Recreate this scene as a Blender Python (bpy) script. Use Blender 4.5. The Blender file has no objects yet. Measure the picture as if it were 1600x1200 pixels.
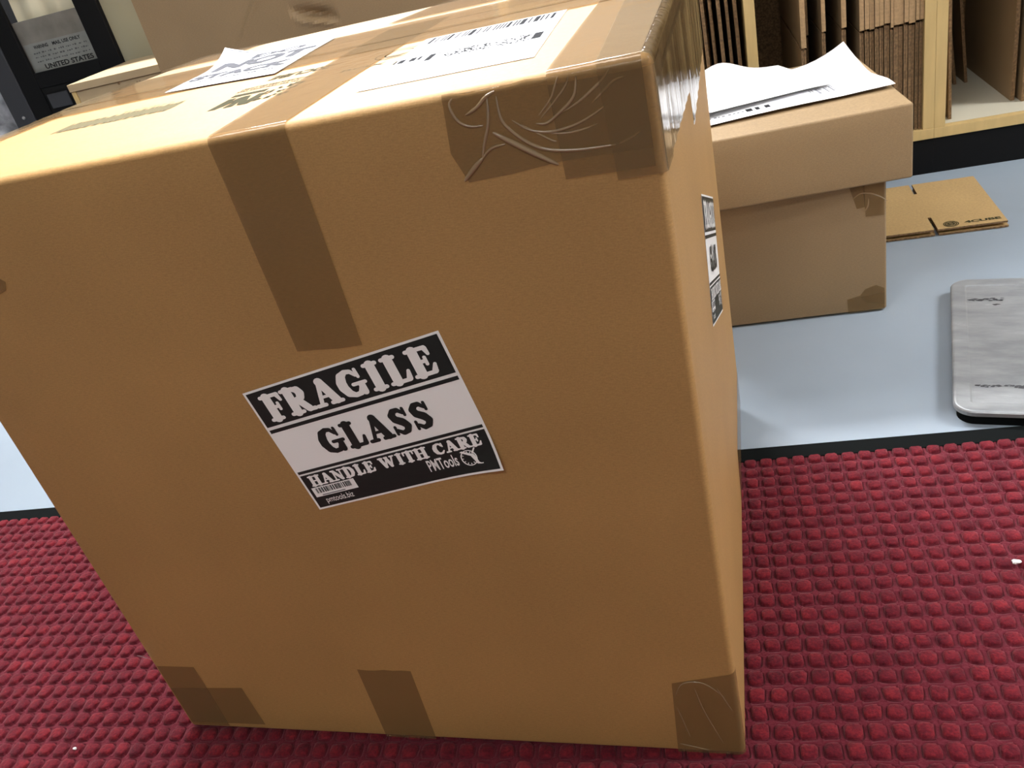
import bpy, bmesh, math, random
import numpy as np
from mathutils import Vector, Matrix
random.seed(7); np.random.seed(7)
SC = bpy.context.scene
COL = SC.collection

# ------------------------------------------------------------------ camera
cam = bpy.data.cameras.new('camera'); camo = bpy.data.objects.new('camera', cam); COL.objects.link(camo)
camo.location = (0.5280, -0.4490, 0.6039)
camo.rotation_euler = (1.037934925802851, 0.22333793530791204, 0.16244547892115896)
cam.sensor_width = 36; cam.lens = 29.8627; cam.clip_start = 0.02
SC.camera = camo
# ------------------------------------------------------------------ world, exposure
w = bpy.data.worlds.new('world'); SC.world = w; w.use_nodes = True
w.node_tree.nodes['Background'].inputs[0].default_value = (1, .95, .88, 1)
w.node_tree.nodes['Background'].inputs[1].default_value = 0.05
SC.view_settings.view_transform = 'Standard'; SC.view_settings.look = 'None'
SC.view_settings.gamma = 1; SC.view_settings.use_curve_mapping = False
SC.view_settings.exposure = 0.0
# added unseen ceiling lamps, set for brightness: x, y, length along x, strength
FIX = [(-0.7, 2.2, 1.2, 10), (1.1, 2.2, 1.2, 10), (0.2, 4.2, 1.2, 50), (-1.6, 0.4, 1.2, 8), (3.3, 0.2, 1.2, 120), (0.4, -1.9, 1.2, 27)]
HANG = [(-0.30, 1.90, 1.70, 1.2, 145, 'behind the tall cardboard sheet'), (0.18, 0.10, 1.12, 0.6, 30, 'right above the big box')]   # added hung lamps, unseen, brightening the box top: x, y, z, length, strength
FLOOR = -0.007
CEIL = 2.65

# ------------------------------------------------------------------ materials
def nmat(name):
    m = bpy.data.materials.new(name); m.use_nodes = True
    n = m.node_tree.nodes; b = n['Principled BSDF']
    return m, n, m.node_tree.links, b
def plain(name, col, rough=.6, spec=.5, metal=0, var=.0, scale=30, bump=0, bscale=200, stretch=(1,1,1)):
    m, n, l, b = nmat(name)
    b.inputs['Base Color'].default_value = (*col, 1); b.inputs['Roughness'].default_value = rough
    b.inputs['Specular IOR Level'].default_value = spec; b.inputs['Metallic'].default_value = metal
    tc = n.new('ShaderNodeTexCoord'); mp = n.new('ShaderNodeMapping'); mp.inputs['Scale'].default_value = stretch
    l.new(tc.outputs['Object'], mp.inputs[0])
    if var:
        t = n.new('ShaderNodeTexNoise'); t.inputs['Scale'].default_value = scale; t.inputs['Detail'].default_value = 6
        l.new(mp.outputs[0], t.inputs['Vector'])
        r = n.new('ShaderNodeMapRange'); r.inputs[1].default_value = .3; r.inputs[2].default_value = .7
        r.inputs[3].default_value = 1 - var; r.inputs[4].default_value = 1 + var
        l.new(t.outputs[0], r.inputs[0])
        mx = n.new('ShaderNodeMix'); mx.data_type = 'RGBA'; mx.blend_type = 'MULTIPLY'; mx.inputs[0].default_value = 1
        mx.inputs[6].default_value = (*col, 1); l.new(r.outputs[0], mx.inputs[7]); l.new(mx.outputs[2], b.inputs['Base Color'])
    if bump:
        t2 = n.new('ShaderNodeTexNoise'); t2.inputs['Scale'].default_value = bscale; t2.inputs['Detail'].default_value = 4
        l.new(mp.outputs[0], t2.inputs['Vector'])
        bp = n.new('ShaderNodeBump'); bp.inputs['Strength'].default_value = bump; bp.inputs['Distance'].default_value = .001
        l.new(t2.outputs[0], bp.inputs['Height']); l.new(bp.outputs[0], b.inputs['Normal'])
    return m
def kraft_mat(name, col, rough=.60, spec=.45):
    m, n, l, b = nmat(name)
    tc = n.new('ShaderNodeTexCoord')
    def noise(sc, st, det=5):
        mp = n.new('ShaderNodeMapping'); mp.inputs['Scale'].default_value = st
        l.new(tc.outputs['Object'], mp.inputs[0])
        t = n.new('ShaderNodeTexNoise'); t.inputs['Scale'].default_value = sc; t.inputs['Detail'].default_value = det
        l.new(mp.outputs[0], t.inputs['Vector']); return t.outputs[0]
    big = noise(7, (1, 1, 1), 3); fib = noise(260, (1, 1, 6), 3); fine = noise(900, (1, 1, 1), 2)
    def rng(s, lo, hi, a=.3, c=.7):
        r = n.new('ShaderNodeMapRange'); r.inputs[1].default_value = a; r.inputs[2].default_value = c
        r.inputs[3].default_value = lo; r.inputs[4].default_value = hi; l.new(s, r.inputs[0]); return r.outputs[0]
    def mul(a, c):
        q = n.new('ShaderNodeMath'); q.operation = 'MULTIPLY'; l.new(a, q.inputs[0]); l.new(c, q.inputs[1]); return q.outputs[0]
    f = mul(mul(rng(big, .93, 1.07), rng(fib, .91, 1.09)), rng(fine, .93, 1.07))
    mx = n.new('ShaderNodeMix'); mx.data_type = 'RGBA'; mx.blend_type = 'MULTIPLY'; mx.inputs[0].default_value = 1
    mx.inputs[6].default_value = (*col, 1); l.new(f, mx.inputs[7]); l.new(mx.outputs[2], b.inputs['Base Color'])
    b.inputs['Roughness'].default_value = rough; b.inputs['Specular IOR Level'].default_value = spec
    bp = n.new('ShaderNodeBump'); bp.inputs['Strength'].default_value = .18; bp.inputs['Distance'].default_value = .0006
    l.new(fib, bp.inputs['Height']); l.new(bp.outputs[0], b.inputs['Normal'])
    return m
def tape_mat(name, tint, rough=.08, bump=.15, stretch=(1, 1, 1), bscale=60, body=.12, dist=.002, ior=1.45):
    m = bpy.data.materials.new(name); m.use_nodes = True
    n = m.node_tree.nodes; l = m.node_tree.links; n.clear()
    out = n.new('ShaderNodeOutputMaterial')
    tr = n.new('ShaderNodeBsdfTransparent'); tr.inputs[0].default_value = (*tint, 1)
    df = n.new('ShaderNodeBsdfDiffuse'); df.inputs[0].default_value = (.34, .22, .10, 1)
    gl = n.new('ShaderNodeBsdfGlossy'); gl.inputs['Roughness'].default_value = rough
    m1 = n.new('ShaderNodeMixShader'); m1.inputs[0].default_value = body
    l.new(tr.outputs[0], m1.inputs[1]); l.new(df.outputs[0], m1.inputs[2])
    fr = n.new('ShaderNodeFresnel'); fr.inputs[0].default_value = ior
    m2 = n.new('ShaderNodeMixShader'); l.new(fr.outputs[0], m2.inputs[0]); l.new(m1.outputs[0], m2.inputs[1]); l.new(gl.outputs[0], m2.inputs[2])
    l.new(m2.outputs[0], out.inputs[0])
    tc = n.new('ShaderNodeTexCoord'); mp = n.new('ShaderNodeMapping'); mp.inputs['Scale'].default_value = stretch
    l.new(tc.outputs['Object'], mp.inputs[0])
    t = n.new('ShaderNodeTexNoise'); t.inputs['Scale'].default_value = bscale; t.inputs['Detail'].default_value = 3
    l.new(mp.outputs[0], t.inputs['Vector'])
    bp = n.new('ShaderNodeBump'); bp.inputs['Strength'].default_value = bump; bp.inputs['Distance'].default_value = dist
    l.new(t.outputs[0], bp.inputs['Height']); l.new(bp.outputs[0], gl.inputs['Normal']); l.new(bp.outputs[0], fr.inputs['Normal'])
    return m
KR = (.39, .220, .076)
M = {}
M['kraft'] = kraft_mat('kraft_board', KR)
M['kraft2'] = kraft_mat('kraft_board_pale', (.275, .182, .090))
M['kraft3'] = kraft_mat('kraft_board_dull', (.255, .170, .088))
M['edge'] = plain('corrugated_edge', (.20, .12, .06), .8, .2, var=.5, scale=240)
M['edge_pale'] = plain('corrugated_edge_pale', (.42, .27, .14), .8, .2, var=.2, scale=200)
M['tape'] = tape_mat('packing_tape', (.82, .77, .70), rough=.12, body=.34, ior=1.2)
M['tape_side'] = tape_mat('packing_tape_pulled', (.55, .55, .52), rough=.05, bump=.5, stretch=(1, 7, .35), bscale=30, dist=.0025)
M['tape_wrinkle'] = plain('tape_fold', (.27, .18, .095), .14, 1.0)
M['white'] = plain('white_paper', (.86, .86, .87), .6, .3)
M['sticker_white'] = plain('sticker_white', (.92, .91, .89), .4, .5)
M['sticker_black'] = plain('sticker_black', (.012, .020, .018), .38, .35, bump=.25, bscale=40, stretch=(1, 1, 5))
M['label_white'] = plain('label_white', (.64, .64, .66), .6, .3)
M['ink'] = plain('black_ink', (.018, .018, .02), .85, .08)
M['ink_label'] = plain('faded_label_ink', (.09, .09, .09), .85, .08)
M['ink_grey'] = plain('grey_ink', (.22, .22, .24), .85, .08)
M['ink_blue'] = plain('worn_label_ink', (.09, .09, .10), .85, .08)
M['ink_kraft'] = plain('ink_on_kraft', (.05, .045, .022), .85, .08)
M['ink_kraft_pale'] = plain('pale_ink_on_kraft', (.13, .11, .06), .85, .08)
M['wood'] = plain('maple_plywood', (.57, .40, .17), .5, .4, var=.07, scale=14, stretch=(6, 6, .8))
M['wood_pale'] = plain('maple_board', (.42, .31, .18), .5, .4, var=.06, scale=14, stretch=(.8, 6, 6))
M['laminate'] = plain('white_laminate', (.60, .56, .44), .5, .4)
M['beige'] = plain('beige_panel', (.29, .27, .19), .6, .3)
M['black'] = plain('black_paint', (.006, .006, .0065), .6, .12)
M['charcoal'] = plain('charcoal_metal', (.035, .036, .042), .4, .4)
M['rubber'] = plain('black_rubber', (.006, .007, .007), .8, .04)
M['kraft_bright'] = kraft_mat('kraft_board_brightened', (.46, .305, .135))  # kraft lightened to make up for light the shelf blocks
M['floor'] = plain('blue_grey_floor', (.285, .335, .388), .38, .5, var=.05, scale=5, bump=.05, bscale=60)
M['wallp'] = plain('cream_wall_paint', (.50, .46, .38), .8, .2)
M['ceilp'] = plain('white_ceiling', (.62, .62, .60), .9, .1)
M['plastic_grey'] = plain('grey_corrugated_plastic', (.19, .175, .15), .5, .4, var=.25, scale=18)
M['label_grey'] = plain('grey_label', (.21, .215, .20), .5, .4, var=.1, scale=40)
M['cream'] = plain('cream_paper', (.72, .66, .48), .7, .3, var=.06, scale=9)
M['bag'] = plain('crinkled_clear_plastic', (.42, .43, .46), .25, .6, var=.6, scale=22, bump=.6, bscale=40)
M['steel'] = plain('steel', (.7, .7, .72), .3, .5, metal=1)
M['crumb'] = plain('white_foam_crumb', (.85, .85, .83), .7, .3)
m, n, l, b = nmat('lamp_diffuser')
b.inputs['Emission Color'].default_value = (.97, .98, 1.0, 1); b.inputs['Base Color'].default_value = (.8, .8, .8, 1)
M['lamp'] = m

def scuffed_metal():
    m, n, l, b = nmat('scuffed_aluminium')
    tc = n.new('ShaderNodeTexCoord'); mp = n.new('ShaderNodeMapping'); mp.inputs['Scale'].default_value = (1, 3.2, 1)
    l.new(tc.outputs['Object'], mp.inputs[0])
    t = n.new('ShaderNodeTexNoise'); t.inputs['Scale'].default_value = 10; t.inputs['Detail'].default_value = 9; t.inputs['Roughness'].default_value = .65
    l.new(mp.outputs[0], t.inputs['Vector'])
    cr = n.new('ShaderNodeValToRGB'); e = cr.color_ramp.elements
    e[0].position = .30; e[0].color = (.22, .23, .24, 1); e[1].position = .62; e[1].color = (.38, .39, .40, 1)
    x = cr.color_ramp.elements.new(.72); x.color = (.6, .6, .6, 1)
    l.new(t.outputs[0], cr.inputs[0]); l.new(cr.outputs[0], b.inputs['Base Color'])
    b.inputs['Metallic'].default_value = .35; b.inputs['Roughness'].default_value = .36
    bp = n.new('ShaderNodeBump'); bp.inputs['Strength'].default_value = .2; bp.inputs['Distance'].default_value = .001
    l.new(t.outputs[0], bp.inputs['Height']); l.new(bp.outputs[0], b.inputs['Normal'])
    return m
M['alu'] = scuffed_metal()
M['alu_mark'] = plain('dark_scuff', (.05, .05, .055), .5, .4, var=.5, scale=120)

PER = 0.0172
PX0, PY0 = 0.5115, 0.1057      # corner of one pad in world metres
def pile_mat():
    m, n, l, b = nmat('red_carpet_pile')
    tc = n.new('ShaderNodeTexCoord')
    mp = n.new('ShaderNodeMapping'); mp.inputs['Location'].default_value = (-PX0 / PER, -PY0 / PER, 0); mp.inputs['Scale'].default_value = (1 / PER, 1 / PER, 0)
    l.new(tc.outputs['Object'], mp.inputs[0])
    fl = n.new('ShaderNodeVectorMath'); fl.operation = 'FLOOR'; l.new(mp.outputs[0], fl.inputs[0])
    wn = n.new('ShaderNodeTexWhiteNoise'); wn.noise_dimensions = '2D'; l.new(fl.outputs[0], wn.inputs['Vector'])
    t = n.new('ShaderNodeTexNoise'); t.inputs['Scale'].default_value = 420; t.inputs['Detail'].default_value = 5; t.inputs['Roughness'].default_value = .7
    l.new(tc.outputs['Object'], t.inputs['Vector'])
    t3 = n.new('ShaderNodeTexNoise'); t3.inputs['Scale'].default_value = 60; t3.inputs['Detail'].default_value = 4
    l.new(tc.outputs['Object'], t3.inputs['Vector'])
    cr = n.new('ShaderNodeValToRGB'); e = cr.color_ramp.elements
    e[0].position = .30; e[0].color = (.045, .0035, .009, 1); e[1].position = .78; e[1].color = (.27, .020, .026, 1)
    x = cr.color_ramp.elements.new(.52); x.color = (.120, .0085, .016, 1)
    a = n.new('ShaderNodeMath'); a.operation = 'MULTIPLY_ADD'; a.inputs[1].default_value = .07; l.new(wn.outputs[0], a.inputs[0])
    s = n.new('ShaderNodeMath'); s.operation = 'MULTIPLY_ADD'; s.inputs[1].default_value = .75; s.inputs[2].default_value = -.14
    l.new(t.outputs[0], s.inputs[0]); l.new(s.outputs[0], a.inputs[2])
    a2 = n.new('ShaderNodeMath'); a2.operation = 'MULTIPLY_ADD'; a2.inputs[1].default_value = .50; l.new(t3.outputs[0], a2.inputs[0]); l.new(a.outputs[0], a2.inputs[2])
    l.new(a2.outputs[0], cr.inputs[0])
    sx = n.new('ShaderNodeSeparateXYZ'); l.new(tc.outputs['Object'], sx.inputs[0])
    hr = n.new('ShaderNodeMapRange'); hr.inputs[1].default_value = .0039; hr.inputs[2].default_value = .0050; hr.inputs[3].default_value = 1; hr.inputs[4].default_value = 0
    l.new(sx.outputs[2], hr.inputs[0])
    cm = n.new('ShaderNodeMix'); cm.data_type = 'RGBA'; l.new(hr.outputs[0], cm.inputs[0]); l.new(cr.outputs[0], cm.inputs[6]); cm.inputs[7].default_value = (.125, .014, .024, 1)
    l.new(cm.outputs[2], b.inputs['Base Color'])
    b.inputs['Roughness'].default_value = .95; b.inputs['Specular IOR Level'].default_value = .1
    b.inputs['Sheen Weight'].default_value = .18; b.inputs['Sheen Roughness'].default_value = .5; b.inputs['Sheen Tint'].default_value = (1, .6, .62, 1)
    bp = n.new('ShaderNodeBump'); bp.inputs['Strength'].default_value = .7; bp.inputs['Distance'].default_value = .0012
    l.new(t.outputs[0], bp.inputs['Height']); l.new(bp.outputs[0], b.inputs['Normal'])
    return m
M['pile'] = pile_mat()

# ------------------------------------------------------------------ mesh helpers
class MB:
    def __init__(s): s.v = []; s.f = []; s.mi = []; s.mats = []
    def mat(s, m):
        if m not in s.mats: s.mats.append(m)
        return s.mats.index(m)
    def add(s, vs, fs, m):
        o = len(s.v); k = s.mat(m); s.v += [tuple(p) for p in vs]
        for f in fs: s.f.append([i + o for i in f]); s.mi.append(k)
    def box(s, x0, x1, y0, y1, z0, z1, m):
        P = [(x, y, z) for z in (z0, z1) for y in (y0, y1) for x in (x0, x1)]
        s.add(P, [(0, 2, 3, 1), (4, 5, 7, 6), (0, 1, 5, 4), (2, 6, 7, 3), (0, 4, 6, 2), (1, 3, 7, 5)], m)
    def build(s, name, parent=None, smooth=False, bevel=0, seg=2):
        me = bpy.data.meshes.new(name); me.from_pydata(s.v, [], s.f)
        for m in s.mats: me.materials.append(M[m])
        me.polygons.foreach_set('material_index', s.mi)
        if smooth: me.polygons.foreach_set('use_smooth', [True] * len(me.polygons))
        me.update()
        o = bpy.data.objects.new(name, me); COL.objects.link(o)
        if parent: o.parent = parent
        if bevel:
            bv = o.modifiers.new('bevel', 'BEVEL'); bv.width = bevel; bv.segments = seg; bv.limit_method = 'ANGLE'
        return o
    # 2-D helpers; mp maps (u, v, layer) to a point
    def rect(s, mp, u0, v0, u1, v1, lay, m, nu=1, nv=1):
        s.quad(mp, (u0, v0), (u1, v0), (u1, v1), (u0, v1), lay, m, nu, nv)
    def quad(s, mp, a, b_, c, d, lay, m, nu=1, nv=1):
        vs = []; fs = []
        for j in range(nv + 1):
            for i in range(nu + 1):
                p = i / nu; q = j / nv
                u = (a[0] * (1 - p) + b_[0] * p) * (1 - q) + (d[0] * (1 - p) + c[0] * p) * q
                v = (a[1] * (1 - p) + b_[1] * p) * (1 - q) + (d[1] * (1 - p) + c[1] * p) * q
                vs.append(mp(u, v, lay))
        for j in range(nv):
            for i in range(nu):
                k = j * (nu + 1) + i; fs.append((k, k + 1, k + nu + 2, k + nu + 1))
        s.add(vs, fs, m)
    def stroke(s, mp, pts, r, lay, m, cap=True, asp=1.0):
        N = 14
        rs = r if isinstance(r, (list, tuple)) else [r] * len(pts)
        step = 4e-6      # each piece a hair above the last, so overlaps never coincide
        for (a, b_), (ra, rb) in zip(zip(pts, pts[1:]), zip(rs, rs[1:])):
            dx, dy = b_[0] - a[0], b_[1] - a[1]; L = math.hypot(dx, dy) or 1e-9; nx, ny = -dy / L, dx / L
            s.n = (getattr(s, 'n', 0) + 1) % 40; q = lay + s.n * step
            s.add([mp(a[0] + nx * ra, a[1] + ny * ra, q), mp(a[0] - nx * ra, a[1] - ny * ra, q),
                   mp(b_[0] - nx * rb, b_[1] - ny * rb, q), mp(b_[0] + nx * rb, b_[1] + ny * rb, q)], [(0, 1, 2, 3)], m)
        if cap:
            for p, ra in zip(pts, rs):
                s.n = (getattr(s, 'n', 0) + 1) % 40; q = lay + s.n * step
                s.add([mp(p[0] + ra * math.cos(k * 2 * math.pi / N), p[1] + ra * math.sin(k * 2 * math.pi / N), q) for k in range(N)], [tuple(range(N))], m)
    def poly(s, mp, pts, lay, m):
        ar = sum(a[0] * b_[1] - b_[0] * a[1] for a, b_ in zip(pts, pts[1:] + pts[:1]))
        if ar < 0: pts = pts[::-1]
        s.add([mp(p[0], p[1], lay) for p in pts], [tuple(range(len(pts)))], m)

def tag(o, label=None, cat=None, group=None, kind=None):
    if label: o['label'] = label
    if cat: o['category'] = cat
    if group: o['group'] = group
    if kind: o['kind'] = kind
    return o
def empty(name, loc=(0, 0, 0), rz=0):
    o = bpy.data.objects.new(name, None); COL.objects.link(o); o.location = loc; o.rotation_euler = (0, 0, rz)
    o.empty_display_size = .05; return o

_tc = {}
def text_mesh(txt, bold=0.0):
    key = (txt, bold)
    if key in _tc: return _tc[key]
    cu = bpy.data.curves.new('lettering', 'FONT'); cu.body = txt; cu.offset = bold; cu.resolution_u = 3
    o = bpy.data.objects.new('lettering', cu); COL.objects.link(o)
    dg = bpy.context.evaluated_depsgraph_get(); me = o.evaluated_get(dg).to_mesh()
    vs = [(v.co.x, v.co.y) for v in me.vertices]; fs = [tuple(p.vertices) for p in me.polygons]
    o.evaluated_get(dg).to_mesh_clear(); bpy.data.objects.remove(o); bpy.data.curves.remove(cu)
    x0 = min(p[0] for p in vs); x1 = max(p[0] for p in vs); y0 = min(p[1] for p in vs); y1 = max(p[1] for p in vs)
    vs = [((x - x0) / (x1 - x0), (y - y0) / (y1 - y0)) for x, y in vs]
    _tc[key] = (vs, fs); return _tc[key]
def put_text(mb, mp, txt, u0, v0, u1, v1, lay, m, bold=0.0, flip=False, slant=0):
    vs, fs = text_mesh(txt, bold)
    out = []
    for x, y in vs:
        if flip: x, y = 1 - x, 1 - y
        out.append(mp(u0 + (u1 - u0) * x + slant * y, v0 + (v1 - v0) * y, lay))
    mb.add(out, fs, m)

# heavy rounded slab letters for the sticker
def _g():
    st = lambda x, r=.14: ([(x, .08), (x, .92)], r)
    sb = lambda x, h=.18: ([(x - h, .065), (x + h, .065)], .065)
    stp = lambda x, h=.18: ([(x - h, .935), (x + h, .935)], .065)
    g = {}
    g['F'] = (.74, [st(.24), sb(.24), ([(.06, .935), (.64, .93)], .065), ([(.62, .9), (.67, .7)], [.08, .05]), ([(.24, .5), (.5, .5)], .06), ([(.51, .62), (.51, .38)], .05)])
    g['E'] = (.80, [st(.24), ([(.06, .065), (.64, .07)], .065), ([(.06, .935), (.62, .93)], .065), ([(.62, .9), (.66, .7)], [.08, .05]), ([(.64, .1), (.71, .32)], [.09, .05]), ([(.24, .5), (.5, .5)], .06), ([(.51, .62), (.51, .38)], .05)])
    g['L'] = (.80, [st(.27), stp(.27), ([(.09, .065), (.64, .07)], .065), ([(.64, .1), (.70, .36)], [.09, .05])])
    g['I'] = (.60, [st(.30), stp(.30), sb(.30)])
    g['R'] = (.90, [st(.24), sb(.24, .19), ([(.06, .935), (.45, .935)], .065), ([(.4, .92), (.58, .86), (.63, .72), (.58, .58), (.4, .5)], [.07, .12, .13, .12, .06]), ([(.45, .5), (.66, .12)], .12), ([(.64, .08), (.84, .07)], .07)])
    g['A'] = (.94, [([(.2, .1), (.44, .92)], .065), ([(.46, .88), (.72, .12)], .135), ([(.26, .34), (.6, .34)], .05), sb(.18, .13), sb(.72, .17)])
    g['G'] = (.94, [([(.70, .74), (.58, .9), (.42, .93), (.25, .82), (.17, .6), (.17, .42), (.25, .2), (.42, .08), (.6, .1), (.72, .26)], [.06, .07, .08, .13, .15, .15, .13, .08, .08, .1]), ([(.75, .93), (.76, .66)], .05), ([(.5, .44), (.88, .44)], .06), ([(.74, .4), (.74, .1)], .1)])
    g['C'] = (.86, [([(.68, .72), (.58, .9), (.42, .93), (.25, .82), (.17, .6), (.17, .42), (.25, .2), (.42, .08), (.6, .1), (.74, .28)], [.06, .07, .08, .13, .15, .15, .13, .08, .08, .05]), ([(.73, .93), (.75, .64)], .05)])
    g['S'] = (.76, [([(.6, .78), (.46, .92), (.3, .9), (.2, .76), (.26, .6), (.46, .46), (.57, .3), (.5, .13), (.33, .07), (.17, .2)], [.06, .08, .1, .12, .13, .14, .12, .1, .08, .06]), ([(.65, .93), (.65, .68)], .05), ([(.11, .07), (.11, .34)], .05)])
    g['H'] = (.96, [st(.24, .13), st(.72, .13), sb(.24, .18), sb(.72, .18), stp(.24, .18), stp(.72, .18), ([(.24, .5), (.72, .5)], .06)])
    g['N'] = (.96, [([(.2, .08), (.2, .9)], .06), ([(.74, .1), (.74, .92)], .06), ([(.24, .88), (.7, .12)], .13), sb(.2, .14), ([(.05, .935), (.28, .935)], .065), stp(.74, .14)])
    g['D'] = (.90, [st(.24), ([(.06, .935), (.4, .935)], .065), ([(.06, .065), (.4, .065)], .065), ([(.38, .93), (.6, .84), (.7, .62), (.7, .38), (.6, .16), (.38, .07)], [.065, .12, .14, .14, .12, .065])])
    g['W'] = (1.25, [([(.18, .9), (.38, .12)], .12), ([(.40, .12), (.60, .88)], .065), ([(.6, .88), (.80, .12)], .12), ([(.82, .12), (1.04, .9)], .065), stp(.18, .14), stp(.6, .1), stp(1.05, .12)])
    g['T'] = (.84, [st(.42), sb(.42, .18), ([(.1, .935), (.74, .935)], .065), ([(.09, .93), (.08, .68)], [.07, .05]), ([(.75, .93), (.76, .68)], [.07, .05])])
    g[' '] = (.42, [])
    return g
GL = _g()
def cooper(mb, mp, txt, u0, v0, u1, v1, lay, m, fat=1.06):
    tot = sum(GL[c][0] for c in txt); x = 0; sx = (u1 - u0) / tot; sy = v1 - v0
    mp2 = lambda a, b_, c: mp(u0 + a * sx, v0 + b_ * sy, c)
    for c in txt:
        wd, ss = GL[c]
        for pts, r in ss:
            mb.stroke(mp2, [(p[0] + x, p[1]) for p in pts], [q * fat for q in r] if isinstance(r, list) else r * fat, lay, m)
        x += wd
def bars(mb, mp, u0, v0, u1, v1, lay, m, n=30, seed=1, fill=.5, slant=0):
    rr = random.Random(seed); x = 0
    ws = [(rr.choice((1, 1, 2, 3)), rr.choice((1, 1, 2, 3))) for _ in range(n)]
    T = sum(a + b_ for a, b_ in ws)
    for a, b_ in ws:
        p = u0 + (u1 - u0) * x / T; q = u0 + (u1 - u0) * (x + a) / T
        mb.quad(mp, (p, v0), (q, v0), (q + slant, v1), (p + slant, v1), lay, m); x += a + b_
def grey_text(mb, mp, u0, v0, u1, v1, lay, m, seed=1, word=.012, gap=.004):
    """illegible small print: a row of short word blocks"""
    rr = random.Random(seed); x = u0
    while x < u1:
        wl = word * rr.uniform(.5, 1.5); e = min(u1, x + wl); k = x
        while k < e:
            q = min(e, k + (v1 - v0) * rr.uniform(.3, .6)); mb.rect(mp, k, v0 + (v1 - v0) * rr.choice((0, 0, .2)), q, v1 - (v1 - v0) * rr.choice((0, .25, .3)), lay, m); k = q + (v1 - v0) * .2
        x = e + gap

# ------------------------------------------------------------------ room shell
RX0, RX1, RY0, RY1 = -3.6, 4.2, -3.0, 5.6
def slab(name, x0, x1, y0, y1, z0, z1, m):
    mb = MB(); mb.box(x0, x1, y0, y1, z0, z1, m); return tag(mb.build(name), kind='structure')
slab('floor', RX0, RX1, RY0, RY1, FLOOR - .1, FLOOR, 'floor')
slab('ceiling', RX0, RX1, RY0, RY1, CEIL, CEIL + .1, 'ceilp')
slab('wall_left', RX0 - .1, RX0, RY0, RY1, FLOOR, CEIL, 'wallp')
slab('wall_right', RX1, RX1 + .1, RY0, RY1, FLOOR, CEIL, 'wallp')
slab('wall_front', RX0, RX1, RY0 - .1, RY0, FLOOR, CEIL, 'wallp')
slab('wall_back', RX0, RX1, RY1, RY1 + .1, FLOOR, CEIL, 'wallp')
def fixture(x, y, L, st, i):  # unseen ceiling lamp added to bring up the brightness
    t = empty('added_ceiling_light', (x, y, CEIL))
    places = ['over the far end of the room, left', 'over the far end of the room, right', 'by the back wall', 'left of the box', 'right of the metal plate', 'behind the camera']
    tag(t, 'added unseen long white ceiling light ' + places[i], 'ceiling light', 'added ceiling lights')
    mb = MB(); mb.box(-L / 2 - .03, L / 2 + .03, -.18, .18, -.05, 0, 'ceilp'); mb.build('housing', t)
    mb = MB(); mb.box(-L / 2, L / 2, -.15, .15, -.062, -.051, 'lamp'); d = mb.build('diffuser', t)
    m2 = M['lamp'].copy(); m2.node_tree.nodes['Principled BSDF'].inputs['Emission Strength'].default_value = st
    d.data.materials[0] = m2
for i, f in enumerate(FIX): fixture(*f, i)
def hanging(x, y, z, L, st, where):  # unseen hung lamp added to brighten the top of the box
    t = empty('added_shop_light', (x, y, z)); tag(t, 'added unseen long shop light hung on two cords ' + where, 'hanging light')
    mb = MB(); mb.box(-L / 2 - .02, L / 2 + .02, -.12, .12, 0, .05, 'ceilp'); mb.build('housing', t)
    mb = MB(); mb.box(-L / 2, L / 2, -.10, .10, -.012, -.001, 'lamp'); d = mb.build('diffuser', t)
    m2 = M['lamp'].copy(); m2.node_tree.nodes['Principled BSDF'].inputs['Emission Strength'].default_value = st; d.data.materials[0] = m2
    for q in (-.5, .5):
        mb = MB(); mb.box(q - .002, q + .002, -.002, .002, .0505, CEIL - z - .001, 'black'); mb.build('cord', t)
for f in HANG: hanging(*f)

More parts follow.
